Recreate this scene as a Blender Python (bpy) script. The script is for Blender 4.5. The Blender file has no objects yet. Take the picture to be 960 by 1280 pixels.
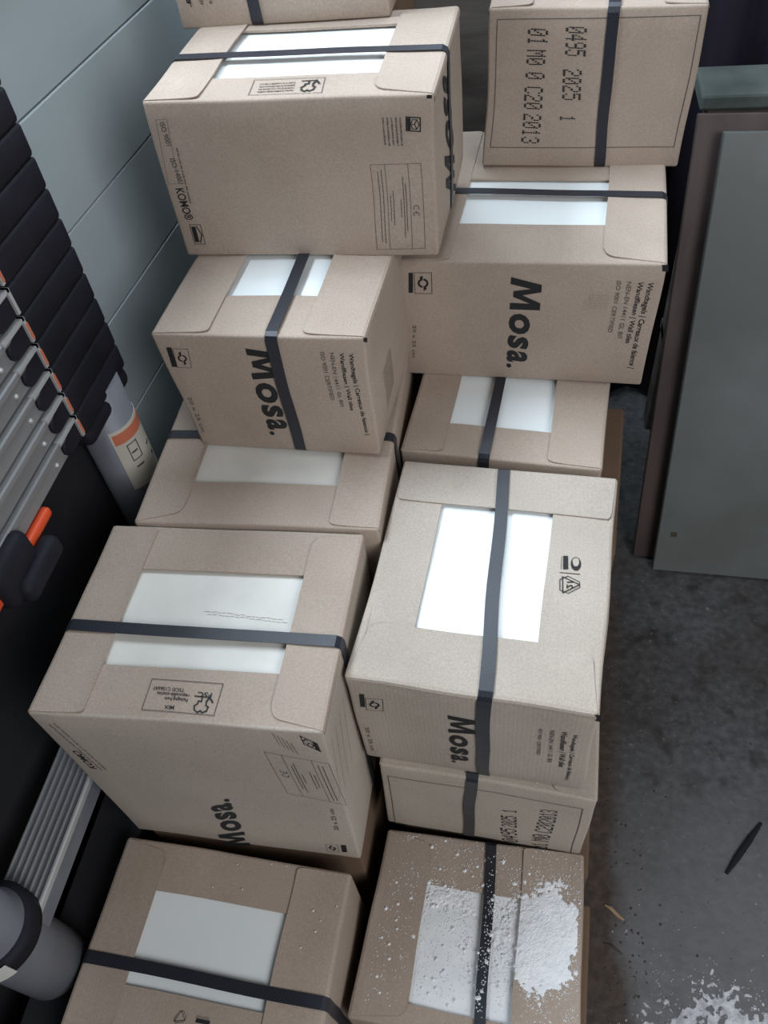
import bpy, bmesh, math, random, json
from mathutils import Vector, Matrix, noise
random.seed(7)
PI = math.pi
DATA = json.loads(r'''{"cam": [1003.5247380860574, 0.8616066485235235, -0.150179890391372, 1.641], "wall": [-0.6649849854236546, 0.06634307942769331, 1.3494089056924323, 1.2010922875366685, 1.0485378551414946, 0.8910872180719588], "boxes": {"C": {"c": {"TFL": [-0.4848, 1.1395, 1.4635], "TFR": [-0.2001, 1.1375, 1.4655], "TBL": [-0.483, 1.3995, 1.4635], "TBR": [-0.1983, 1.3975, 1.4655], "BFL": [-0.4833, 1.1393, 1.2633], "BFR": [-0.1978, 1.1378, 1.2655], "BBL": [-0.4816, 1.3995, 1.2635], "BBR": [-0.1969, 1.3976, 1.2655]},
 "w": null, "s": ["y", [0.9539, -1.76], [0.52, -0.2147], [0.3744, 0.0105]], "t": [["text", "F", "Mosa.", [0.0783, 0.3422], [0.073, 0.1374], [0.0472, 0.3449], 1], ["text", "F", "Wandtegels", [0.1546, 0.3557], [0.1322, 0.1456], [0.1341, 0.3575], 0], ["text", "F", "Wall tiles", [0.1938, 0.3523], [0.1753, 0.1464], [0.175, 0.3539], 0]]},
 "A": {"c": {"TFL": [-0.4657, 0.9218, 1.2645], "TFR": [-0.1183, 0.9113, 1.265], "TBL": [-0.4602, 1.1776, 1.2664], "TBR": [-0.1107, 1.1676, 1.267], "BFL": [-0.4688, 0.9214, 1.0576], "BFR": [-0.1219, 0.9139, 1.0608], "BBL": [-0.46, 1.1788, 1.0602], "BBR": [-0.1107, 1.1685, 1.0605]},
 "w": [0.1981, 0.234, 0.793, 0.7933], "s": ["x", [0.0128, 0.4567], [0.9834, 0.4607]], "t": [["art", "F", "ce_label", [0.7747, 0.6075], [0.775, 0.0534], [0.9527, 0.6116], 0], ["art", "F", "house", [0.9097, 0.8813], [0.9093, 0.8047], [0.9563, 0.8755], 0], ["art", "F", "micro", [0.8247, 0.8806], [0.8275, 0.716], [0.8975, 0.8778], 5], ["text", "F", "KOMO®", [0.036, 0.4752], [0.0392, 0.259], [0.0685, 0.4794], 1], ["art", "F", "emblem", [0.0489, 0.2283], [0.0467, 0.0898], [0.0936, 0.2279], 0], ["art", "F", "frame", [0.037, 0.8978], [0.0152, 0.5041], [0.0782, 0.9004], 0], ["text", "F", "ISO 9001", [0.0474, 0.8807], [0.0503, 0.7417], [0.0657, 0.8842], 1], ["text", "F", "ISO 14001", [0.0487, 0.6643], [0.0554, 0.5033], [0.0676, 0.6682], 1], ["art", "F", "micro", [0.0787, 0.7299], [0.071, 0.3586], [0.0952, 0.7294], 1], ["text", "R", "Mosa.", [0.6283, 0.0129], [0.4866, 0.8924], [0.2918, 0.2398], 1], ["art", "T", "fsc_frame", [0.6135, 0.1933], [0.3634, 0.2019], [0.6275, 0.0343], 0], ["art", "T", "tree", [0.5993, 0.1793], [0.5358, 0.1777], [0.6086, 0.0505], 0], ["art", "T", "micro", [0.5165, 0.1641], [0.3869, 0.1646], [0.5298, 0.0572], 4], ["art", "F", "notch", [0.9769, 0.9799], [0.9933, 0.9792], [0.9774, 0.999], 0]]},
 "B": {"c": {"TFL": [-0.0757, 1.2145, 1.2461], "TFR": [0.2057, 1.2054, 1.2405], "TBL": [-0.0702, 1.4837, 1.2437], "TBR": [0.2146, 1.4756, 1.2382], "BFL": [-0.0848, 1.2113, 1.0281], "BFR": [0.2041, 1.2042, 1.0224], "BBL": [-0.0745, 1.482, 1.0258], "BBR": [0.2103, 1.4739, 1.0203]},
 "w": null, "s": ["y", [0.5877, 0.5358], [0.5729, -0.0255], [0.5982, 0.018]], "t": [["dots", "F", "0495", [0.359, 0.8994], [0.3681, 0.7338], [0.4596, 0.8929], 0], ["dots", "F", "2025", [0.3668, 0.6514], [0.3773, 0.4603], [0.4586, 0.6503], 0], ["dots", "F", "1", [0.3726, 0.3633], [0.3737, 0.3216], [0.4523, 0.358], 0], ["dots", "F", "01", [0.1832, 0.8899], [0.1864, 0.7992], [0.2798, 0.8834], 0], ["dots", "F", "M0", [0.1863, 0.7669], [0.1874, 0.6775], [0.2783, 0.7653], 0], ["dots", "F", "0", [0.1878, 0.6344], [0.1881, 0.5932], [0.2836, 0.6285], 0], ["dots", "F", "C20", [0.1869, 0.544], [0.1886, 0.3999], [0.2815, 0.5407], 0], ["dots", "F", "2013", [0.1882, 0.3689], [0.1881, 0.1736], [0.2809, 0.3635], 0], ["art", "F", "frame", [0.0378, 0.1396], [0.9651, 0.1427], [0.0422, 0.9397], 0]]},
 "D": {"c": {"TFL": [-0.1835, 0.9665, 1.0215], "TFR": [0.1688, 0.9481, 1.0273], "TBL": [-0.1623, 1.3381, 1.0273], "TBR": [0.1924, 1.3152, 1.0288], "BFL": [-0.1883, 0.969, 0.8167], "BFR": [0.1651, 0.9485, 0.8204], "BBL": [-0.1613, 1.3398, 0.8205], "BBR": [0.1935, 1.317, 0.8221]},
 "w": [0.1961, 0.2506, 0.773, 0.589], "s": ["x", [0.1138, 0.4849], [0.973, 0.4582]], "t": [["text", "F", "Mosa.", [0.4422, 0.892], [0.4382, 0.1157], [0.5611, 0.8629], 1], ["text", "F", "Wandtegels | Carreaux de faïence |", [0.944, 0.8718], [0.9397, 0.1619], [0.9649, 0.8652], 1], ["text", "F", "Wandfliesen | Wall tiles", [0.9079, 0.8754], [0.9101, 0.3849], [0.9276, 0.8687], 1], ["text", "F", "NEN-EN 14411 GL BIII", [0.8683, 0.874], [0.8759, 0.4246], [0.8856, 0.8697], 0], ["text", "F", "ISO 9001 CERTIFIED", [0.8318, 0.8777], [0.8349, 0.472], [0.8479, 0.8733], 0], ["art", "F", "bar", [0.0363, 0.9101], [0.0313, 0.7486], [0.0538, 0.9106], 0], ["art", "F", "recycle", [0.0592, 0.9108], [0.0573, 0.7443], [0.1299, 0.913], 0], ["text", "F", "20 x 25 cm", [0.0356, 0.4721], [0.0268, 0.1694], [0.0499, 0.4731], 0], ["art", "F", "stamp", [0.7158, 0.6611], [0.8173, 0.6534], [0.716, 0.7793], 0], ["art", "F", "notch", [0.9869, 0.9511], [1.0079, 0.9517], [0.982, 0.9986], 0]]},
 "M": {"c": {"TFL": [-0.1759, 0.8018, 0.8183], "TFR": [0.106, 0.7782, 0.8164], "TBL": [-0.1484, 1.1604, 0.8205], "TBR": [0.1357, 1.1374, 0.8187], "BFL": [-0.1786, 0.8028, 0.6185], "BFR": [0.1056, 0.7798, 0.6167], "BBL": [-0.1496, 1.1616, 0.6205], "BBR": [0.1346, 1.1386, 0.6188]},
 "w": [0.2162, 0.1774, 0.7315, 0.72], "s": ["y", [0.432, 0.4542], [0.434, -0.0434], [0.4185, 0.7597]], "t": [["art", "T", "tree", [0.0831, 0.361], [0.1404, 0.3667], [0.0728, 0.4203], 0], ["art", "T", "fsc_frame", [0.0418, 0.357], [0.1596, 0.3623], [0.0405, 0.439], 0]]},
 "H": {"c": {"TFL": [-0.1893, 0.4251, 0.8328], "TFR": [0.0944, 0.4049, 0.8335], "TBL": [-0.1648, 0.7642, 0.8364], "TBR": [0.1224, 0.746, 0.838], "BFL": [-0.1896, 0.4272, 0.6104], "BFR": [0.093, 0.4082, 0.6123], "BBL": [-0.1643, 0.7682, 0.6154], "BBR": [0.1199, 0.7472, 0.6154]},
 "w": [0.2339, 0.2167, 0.7288, 0.7834], "s": ["y", [0.4872, 0.9672], [0.5609, 0.0161], [0.5644, 0.0821]], "t": [["text", "F", "Mosa.", [0.4198, 0.768], [0.4208, 0.1475], [0.5296, 0.7691], 1], ["text", "F", "Wandtegels | Carreaux de faïence |", [0.9218, 0.7467], [0.9151, 0.1478], [0.9391, 0.7438], 1], ["text", "F", "Wandfliesen | Wall tiles", [0.8732, 0.7611], [0.8778, 0.3243], [0.8979, 0.7579], 1], ["text", "F", "NEN-EN 14411 GL BIII", [0.8282, 0.7508], [0.8279, 0.3635], [0.8467, 0.7521], 0], ["text", "F", "ISO 9001 CERTIFIED", [0.7825, 0.7478], [0.7784, 0.4365], [0.7986, 0.748], 0], ["art", "F", "bar", [0.0449, 0.8334], [0.0399, 0.6839], [0.0656, 0.8384], 0], ["art", "F", "recycle", [0.068, 0.7924], [0.0636, 0.6562], [0.1411, 0.8122], 0], ["text", "F", "20 x 25 cm", [0.0355, 0.4289], [0.0364, 0.1115], [0.0536, 0.4372], 0], ["art", "T", "crescent", [0.8277, 0.5267], [0.8212, 0.5918], [0.8742, 0.5322], 0], ["art", "T", "bar", [0.7968, 0.5328], [0.7907, 0.5912], [0.8176, 0.5352], 0], ["art", "T", "bar", [0.7826, 0.5186], [0.8675, 0.5204], [0.7829, 0.5159], 0], ["art", "T", "micro", [0.7837, 0.5326], [0.7805, 0.5872], [0.7928, 0.5337], 1], ["art", "T", "triangle", [0.7924, 0.4276], [0.7843, 0.5023], [0.8788, 0.4381], 0], ["text", "T", "21", [0.8183, 0.4521], [0.8178, 0.4817], [0.8438, 0.4552], 1], ["art", "T", "knot", [0.6785, 0.8079], [0.7201, 0.8123], [0.6763, 0.8266], 0], ["art", "T", "crack", [0.0408, 0.0842], [0.0311, 0.2757], [0.0369, 0.0837], 0], ["art", "F", "notch", [0.9884, 0.9373], [1.0094, 0.9364], [0.9844, 1.0125], 0], ["art", "F", "bar", [0.537, 0.3851], [0.5917, 0.3958], [0.537, 0.398], 0]]},
 "N": {"c": {"TFL": [-0.1707, 0.4148, 0.6153], "TFR": [0.114, 0.4005, 0.6088], "TBL": [-0.156, 0.7537, 0.6122], "TBR": [0.1297, 0.7404, 0.6063], "BFL": [-0.1774, 0.4118, 0.4036], "BFR": [0.1093, 0.3996, 0.3985], "BBL": [-0.1605, 0.7522, 0.4013], "BBR": [0.1253, 0.7389, 0.3954]},
 "w": null, "s": ["y", [0.44, 0.2481], [0.4335, 0.0287], [0.4395, 0.0353]], "t": [["dots", "F", "0495", [0.6899, 0.0427], [0.6712, 0.2977], [0.6067, 0.0281], 0], ["dots", "F", "2025", [0.6697, 0.3352], [0.6589, 0.527], [0.5948, 0.3125], 0], ["dots", "F", "1", [0.6566, 0.5854], [0.6547, 0.6314], [0.5872, 0.5664], 0], ["dots", "F", "01", [0.8381, 0.019], [0.839, 0.1171], [0.7551, -0.0105], 0], ["dots", "F", "M0", [0.8398, 0.1587], [0.8413, 0.2932], [0.7544, 0.1413], 0], ["dots", "F", "C20", [0.8406, 0.3317], [0.8406, 0.5085], [0.7581, 0.3288], 0], ["dots", "F", "2013", [0.8421, 0.534], [0.8391, 0.7454], [0.7632, 0.5078], 0], ["art", "F", "frame", [0.0436, 0.0055], [0.9533, 0.0009], [0.0375, 0.8549], 0]]},
 "O": {"c": {"TFL": [-0.1959, 0.1506, 0.4006], "TFR": [0.1048, 0.1369, 0.4078], "TBL": [-0.178, 0.4076, 0.3909], "TBR": [0.1145, 0.3986, 0.4038], "BFL": [-0.1914, 0.1457, 0.2007], "BFR": [0.1094, 0.1319, 0.2079], "BBL": [-0.1794, 0.4053, 0.1945], "BBR": [0.1214, 0.3916, 0.2017]},
 "w": [0.2511, 0.12, 0.71, 0.7197], "s": ["y", [0.5456, 0.9843], [0.58, 0.101], [0.5951, 1.2407]], "t": []},
 "E": {"c": {"TFL": [-0.4662, 0.7571, 1.054], "TFR": [-0.1923, 0.7468, 1.0602], "TBL": [-0.4462, 1.1188, 1.0616], "TBR": [-0.1736, 1.1049, 1.0651], "BFL": [-0.4559, 0.7622, 0.8505], "BFR": [-0.1944, 0.7497, 0.8577], "BBL": [-0.4434, 1.1221, 0.8583], "BBR": [-0.1707, 1.1082, 0.8619]},
 "w": [0.2688, 0.2233, 0.7135, 0.72], "s": ["y", [0.556, 0.4478], [0.5725, 0.0287], [0.5705, 0.0374]], "t": [["text", "F", "Mosa.", [0.4347, 0.9019], [0.4213, 0.1495], [0.5829, 0.898], 1], ["text", "F", "Wandtegels | Carreaux de faïence |", [0.9223, 0.8811], [0.9361, 0.1937], [0.9433, 0.8865], 1], ["text", "F", "Wandfliesen | Wall tiles", [0.8803, 0.8863], [0.8832, 0.4148], [0.8998, 0.8893], 1], ["text", "F", "NEN-EN 14411 GL BIII", [0.8365, 0.8892], [0.8367, 0.4456], [0.8548, 0.8922], 0], ["text", "F", "ISO 9001 CERTIFIED", [0.7912, 0.892], [0.7963, 0.5], [0.811, 0.8951], 0], ["art", "F", "bar", [0.051, 0.9022], [0.0387, 0.7417], [0.0769, 0.9031], 0], ["art", "F", "recycle", [0.0811, 0.8914], [0.0656, 0.738], [0.1532, 0.8917], 0], ["text", "F", "20 x 25 cm", [0.038, 0.4728], [0.0295, 0.1395], [0.0611, 0.4797], 0], ["art", "T", "crescent", [0.7745, 0.4053], [0.8128, 0.4056], [0.7688, 0.4428], 0], ["art", "T", "triangle", [0.8186, 0.4056], [0.8567, 0.4059], [0.8103, 0.4431], 0], ["art", "R", "micro", [0.1614, 0.1671], [0.3001, 0.1932], [0.1531, 0.4997], 12], ["art", "F", "notch", [0.9968, 0.9731], [1.0114, 0.9735], [0.9995, 1.0059], 0]]},
 "F": {"c": {"TFL": [-0.5101, 0.6161, 0.8529], "TFR": [-0.1769, 0.6252, 0.8545], "TBL": [-0.5213, 1.0162, 0.855], "TBR": [-0.1861, 1.0249, 0.8558], "BFL": [-0.5104, 0.6172, 0.6533], "BFR": [-0.1752, 0.6259, 0.6541], "BBL": [-0.5209, 1.0171, 0.655], "BBR": [-0.1856, 1.0258, 0.6558]},
 "w": [0.1977, 0.1818, 0.8051, 0.75], "s": ["x", [-0.0181, 0.4071], [0.9777, 0.4092]], "t": []},
 "G": {"c": {"TFL": [-0.5336, 0.3359, 0.8558], "TFR": [-0.1942, 0.3442, 0.8593], "TBL": [-0.5369, 0.6118, 0.8508], "TBR": [-0.1967, 0.6178, 0.8523], "BFL": [-0.5318, 0.3326, 0.4811], "BFR": [-0.1973, 0.3312, 0.4778], "BBL": [-0.5362, 0.6046, 0.4732], "BBR": [-0.1973, 0.609, 0.4736]},
 "w": [0.1948, 0.2414, 0.8164, 0.7447], "s": ["x", [0.0134, 0.4203], [0.9947, 0.4026]], "t": [["text", "F", "Mosa.", [0.5196, -0.0011], [0.5504, 0.4611], [0.3848, -0.0617], 1], ["art", "F", "ce_label", [1.0074, 0.4974], [0.9923, 0.8037], [0.7959, 0.5493], 0], ["art", "F", "house", [0.9756, 0.8837], [0.9717, 0.9359], [0.9285, 0.925], 0], ["art", "F", "micro", [0.9012, 0.8475], [0.8905, 0.9244], [0.8381, 0.9169], 5], ["art", "F", "micro", [0.1238, 0.6115], [0.0802, 0.9598], [0.0812, 0.5907], 2], ["text", "F", "KOMO", [0.0771, 0.6023], [0.0675, 0.7378], [0.0496, 0.6094], 1], ["art", "F", "bar", [0.9504, 0.0625], [0.9537, 0.1326], [0.9283, 0.0556], 0], ["art", "F", "recycle", [0.9147, 0.0514], [0.9171, 0.1217], [0.8644, 0.0435], 0], ["text", "F", "20 x 25 cm", [0.9436, 0.268], [0.9491, 0.4529], [0.9244, 0.2628], 0], ["art", "R", "micro", [-0.0161, 0.5343], [0.0692, 0.8512], [-0.0159, 0.5653], 1], ["art", "R", "micro", [0.0541, 0.5191], [0.136, 0.8418], [0.0537, 0.5508], 1], ["art", "R", "micro", [0.1267, 0.5035], [0.205, 0.8321], [0.1257, 0.5357], 1], ["art", "R", "micro", [0.2017, 0.4873], [0.2762, 0.8222], [0.2001, 0.5202], 1], ["art", "T", "fsc_frame", [0.6372, 0.18], [0.3886, 0.184], [0.6373, 0.0385], 0], ["art", "T", "tree", [0.6172, 0.1245], [0.5512, 0.1257], [0.6235, 0.0423], 0], ["text", "T", "FSC® C106647", [0.5085, 0.1481], [0.4018, 0.1514], [0.5115, 0.131], 0], ["text", "T", "FSC", [0.6105, 0.1359], [0.5616, 0.137], [0.6106, 0.1136], 1], ["text", "T", "responsible sources", [0.5344, 0.1243], [0.422, 0.1268], [0.5357, 0.1089], 1], ["text", "T", "Packaging from", [0.5344, 0.1036], [0.4546, 0.1054], [0.5356, 0.0884], 1], ["text", "T", "MIX", [0.4962, 0.068], [0.4619, 0.0684], [0.498, 0.0513], 1], ["art", "T", "scribble", [0.4528, 0.5517], [0.8132, 0.5198], [0.4621, 0.5138], 0]]},
 "I": {"c": {"TFL": [-0.5495, 0.0628, 0.4796], "TFR": [-0.2135, 0.0534, 0.4776], "TBL": [-0.5422, 0.3233, 0.4811], "TBR": [-0.2077, 0.3126, 0.4785], "BFL": [-0.5506, 0.0636, 0.2796], "BFR": [-0.2146, 0.0542, 0.2776], "BBL": [-0.5433, 0.3235, 0.2806], "BBR": [-0.2073, 0.3141, 0.2787]},
 "w": [0.2047, 0.298, 0.7722, 0.7474], "s": ["x", [0.0144, 0.3872], [0.9992, 0.3802]], "t": [["art", "T", "triangle", [0.432, 0.1785], [0.4788, 0.1941], [0.4286, 0.2299], 0], ["art", "T", "bar", [0.5169, 0.2022], [0.5727, 0.203], [0.5178, 0.2192], 0], ["art", "T", "micro", [0.5124, 0.2195], [0.5681, 0.2215], [0.514, 0.2339], 2]]}}}''')
SC = bpy.context.scene
COL = SC.collection

# ---------------------------------------------------------------- camera, world, lights, exposure
F_PX, PITCH, ROLL, CAM_H = DATA['cam']
cam_d = bpy.data.cameras.new('camera'); cam = bpy.data.objects.new('camera', cam_d); COL.objects.link(cam)
cam_d.sensor_fit = 'HORIZONTAL'; cam_d.sensor_width = 36; cam_d.lens = 36 * F_PX / 960; cam_d.clip_start = .02
cam.matrix_world = Matrix.Translation((0, 0, CAM_H)) @ Matrix.Rotation(math.radians(15), 4, 'Z') @ Matrix.Rotation(PI/2 - PITCH, 4, 'X') @ Matrix.Rotation(ROLL, 4, 'Z')
SC.camera = cam
SC.view_settings.view_transform = 'Standard'; SC.view_settings.look = 'None'; SC.view_settings.exposure = -0.1; SC.view_settings.gamma = 1
world = bpy.data.worlds.new('world'); SC.world = world; world.use_nodes = True
bg = world.node_tree.nodes['Background']; bg.inputs[0].default_value = (.66, .72, .78, 1); bg.inputs[1].default_value = .12
def area(name, loc, target, size, size_y, power, color):
    d = bpy.data.lights.new(name, 'AREA'); d.shape = 'RECTANGLE'; d.size = size; d.size_y = size_y; d.energy = power; d.color = color
    o = bpy.data.objects.new(name, d); COL.objects.link(o); o.location = loc
    o.rotation_euler = (Vector(target) - Vector(loc)).to_track_quat('-Z', 'Y').to_euler(); return o
area('side_window_light', (-1.40, .95, 2.75), (-.2, .8, .9), 0.8, .6, 62, (.76, .88, 1.0))
area('skylight', (-.26, 1.48, 2.30), (-.26, 1.25, 0), .85, .75, 19, (.76, .89, 1.0))
area('back_fill_light', (-.30, 1.98, 2.0), (-.3, .5, 1.0), 1.0, .6, 8, (.70, .86, 1.0))  # added fill with no window behind it: sheen on straps, brighter left wall
area('doorway_light', (1.45, -1.0, 2.35), (.1, .4, .4), 1.3, 1.4, 50, (.95, .97, 1.0))

# ---------------------------------------------------------------- materials
def mat(name, col, rough=.8, metal=0, col2=None, scale=8, bump=0, bscale=60, detail=6, spec=.4, ramp=(.35, .65), stretch=(1, 1, 1)):
    m = bpy.data.materials.new(name); m.use_nodes = True; nt = m.node_tree; N = nt.nodes; L = nt.links
    b = N['Principled BSDF']; b.inputs['Base Color'].default_value = (*col, 1); b.inputs['Roughness'].default_value = rough
    b.inputs['Metallic'].default_value = metal; b.inputs['Specular IOR Level'].default_value = spec
    tc = N.new('ShaderNodeTexCoord'); mp = N.new('ShaderNodeMapping'); mp.inputs['Scale'].default_value = stretch; L.new(tc.outputs['Object'], mp.inputs[0])
    if col2:
        n = N.new('ShaderNodeTexNoise'); n.inputs['Scale'].default_value = scale; n.inputs['Detail'].default_value = detail; L.new(mp.outputs[0], n.inputs['Vector'])
        r = N.new('ShaderNodeValToRGB'); r.color_ramp.elements[0].position = ramp[0]; r.color_ramp.elements[1].position = ramp[1]
        r.color_ramp.elements[0].color = (*col, 1); r.color_ramp.elements[1].color = (*col2, 1)
        L.new(n.outputs['Fac'], r.inputs[0]); L.new(r.outputs[0], b.inputs['Base Color'])
    if bump:
        n2 = N.new('ShaderNodeTexNoise'); n2.inputs['Scale'].default_value = bscale; n2.inputs['Detail'].default_value = 5; L.new(mp.outputs[0], n2.inputs['Vector'])
        bp = N.new('ShaderNodeBump'); bp.inputs['Strength'].default_value = bump; bp.inputs['Distance'].default_value = .004
        L.new(n2.outputs['Fac'], bp.inputs['Height']); L.new(bp.outputs[0], b.inputs['Normal'])
    return m

def cardboard(name, c1, c2, flute=0.05):
    m = mat(name, c1, .78, col2=c2, scale=5, detail=8, bump=.12, bscale=25, spec=.25)
    nt = m.node_tree; N = nt.nodes; L = nt.links; b = N['Principled BSDF']
    tc = [n for n in N if n.type == 'MAPPING'][0]
    # fine fibre speckle multiplied over the base tone
    sp = N.new('ShaderNodeTexNoise'); sp.inputs['Scale'].default_value = 420; sp.inputs['Detail'].default_value = 3; L.new(tc.outputs[0], sp.inputs['Vector'])
    rr = N.new('ShaderNodeMapRange'); rr.inputs[1].default_value = .3; rr.inputs[2].default_value = .7; rr.inputs[3].default_value = .88; rr.inputs[4].default_value = 1.08
    L.new(sp.outputs['Fac'], rr.inputs[0])
    mx = N.new('ShaderNodeMix'); mx.data_type = 'RGBA'; mx.blend_type = 'MULTIPLY'; mx.inputs[0].default_value = 1
    ramp = [n for n in N if n.type == 'VALTORGB'][0]
    L.new(ramp.outputs[0], mx.inputs[6]); L.new(rr.outputs[0], mx.inputs[7]); L.new(mx.outputs[2], b.inputs['Base Color'])
    w = N.new('ShaderNodeTexWave'); w.bands_direction = 'X'; w.inputs['Scale'].default_value = 60; w.inputs['Distortion'].default_value = .4; L.new(tc.outputs[0], w.inputs['Vector'])
    b2 = N.new('ShaderNodeBump'); b2.inputs['Strength'].default_value = flute; b2.inputs['Distance'].default_value = .0006
    old = [n for n in N if n.type == 'BUMP'][0]
    L.new(w.outputs['Fac'], b2.inputs['Height']); L.new(old.outputs[0], b2.inputs['Normal']); L.new(b2.outputs[0], b.inputs['Normal'])
    return m

M = {}
M['kraft'] = cardboard('kraft_cardboard', (.36, .287, .232), (.43, .347, .287))
M['kraft_pale'] = cardboard('pale_kraft_cardboard', (.41, .35, .295), (.49, .425, .36), .16)
M['kraft_lit_pale'] = cardboard('lit_pale_kraft_cardboard', (.41, .355, .295), (.47, .41, .345))  # tall carton: kraft paled to carry front light; also a plain pale tone
M['kraft_shade'] = cardboard('shaded_brown_kraft', (.15, .095, .06), (.19, .125, .085))  # kraft darkened, the dimness inside the stack put into its colour
M['tile'] = mat('glazed_white_tile', (.78, .82, .82), .22, col2=(.84, .87, .87), scale=4, spec=.5, bump=.03, bscale=8)
M['backing'] = mat('tile_backing_paper', (.62, .60, .55), .6, col2=(.74, .72, .67), scale=9, bump=.25, bscale=22)
M['dusted'] = mat('dust_covered_tile', (.80, .82, .84), .8, col2=(.88, .89, .9), scale=25, bump=.2, bscale=120)
M['ink'] = mat('black_print_ink', (.018, .018, .02), .6, spec=.3)
M['ink_grey'] = mat('grey_print_ink', (.10, .085, .075), .7, spec=.2)
M['ink_faint'] = mat('faint_print_ink', (.25, .20, .16), .75, spec=.2)
M['floor_dust'] = mat('grey_white_plaster_dust', (.42, .42, .44), .95, col2=(.70, .70, .73), scale=70, bump=.5, bscale=180)
M['powder'] = mat('white_plaster_dust', (.80, .82, .84), .95, col2=(.9, .9, .92), scale=60, bump=.5, bscale=180)
M['wood_chip'] = mat('pale_wood', (.30, .19, .11), .8, col2=(.42, .28, .17), scale=40)
M['plank'] = mat('grey_painted_board', (.32, .37, .385), .7, col2=(.355, .405, .42), scale=3, bump=.12, bscale=35, spec=.4)
M['joint'] = mat('dark_joint', (.10, .12, .125), .9)
M['black_plastic'] = mat('black_plastic', (.010, .010, .014), .65, col2=(.015, .014, .021), scale=15, bump=.1, bscale=40, spec=.2)
M['alu'] = mat('brushed_aluminium', (.24, .24, .245), .5, metal=.35, col2=(.29, .29, .295), scale=30, bump=.05, bscale=150, stretch=(1, .08, 1))
M['alu_light'] = mat('bright_aluminium', (.55, .55, .55), .38, metal=.4)
M['tube'] = mat('dull_aluminium_tube', (.16, .165, .19), .55, metal=.2, col2=(.20, .205, .23), scale=12, bump=.04, bscale=60)
M['label_paper'] = mat('label_paper', (.50, .47, .40), .6, col2=(.58, .54, .47), scale=14)
M['orange'] = mat('orange_plastic', (.72, .085, .025), .45, spec=.4)
M['salmon'] = mat('faded_orange_print', (.55, .16, .09), .6)
M['near_black'] = mat('matt_near_black', (.013, .013, .015), .6, col2=(.022, .022, .025), scale=5, bump=.3, bscale=9)
M['concrete'] = mat('stained_concrete', (.04, .036, .034), .75)
M['panel'] = mat('grey_green_board', (.13, .135, .128), .5, col2=(.18, .195, .195), scale=2.2, bump=.08, bscale=50, ramp=(.4, .6))
M['brown_board'] = mat('dark_brown_board', (.055, .036, .034), .65, col2=(.085, .06, .055), scale=5, bump=.1, bscale=30, stretch=(3, 3, .5))
M['dusty'] = mat('dusty_grey_ledge', (.045, .055, .05), .9, col2=(.085, .098, .09), scale=9, bump=.3, bscale=40)
M['umber'] = mat('worn_brown_wood', (.06, .045, .038), .75, col2=(.12, .10, .085), scale=8, bump=.3, bscale=25, stretch=(.4, 2, 2))
M['curtain'] = mat('dark_purple_cloth', (.006, .004, .010), .95, col2=(.011, .007, .018), scale=4)
M['white_paint'] = mat('chipped_white_paint', (.6, .58, .55), .7)

def webbing():
    m = bpy.data.materials.new('navy_webbing'); m.use_nodes = True; nt = m.node_tree; N = nt.nodes; L = nt.links; b = N['Principled BSDF']
    b.inputs['Base Color'].default_value = (.008, .010, .018, 1); b.inputs['Roughness'].default_value = .42; b.inputs['Specular IOR Level'].default_value = .6
    b.inputs['Sheen Weight'].default_value = .03
    tc = N.new('ShaderNodeTexCoord')
    c = N.new('ShaderNodeTexChecker'); c.inputs['Scale'].default_value = 420; L.new(tc.outputs['Object'], c.inputs['Vector'])
    bp = N.new('ShaderNodeBump'); bp.inputs['Strength'].default_value = .5; bp.inputs['Distance'].default_value = .0004; L.new(c.outputs['Fac'], bp.inputs['Height']); L.new(bp.outputs[0], b.inputs['Normal'])
    r = N.new('ShaderNodeMix'); r.data_type = 'RGBA'; L.new(c.outputs['Fac'], r.inputs[0]); r.inputs[6].default_value = (.007, .008, .015, 1); r.inputs[7].default_value = (.018, .021, .032, 1); L.new(r.outputs[2], b.inputs['Base Color'])
    return m
M['webbing'] = webbing()

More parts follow.
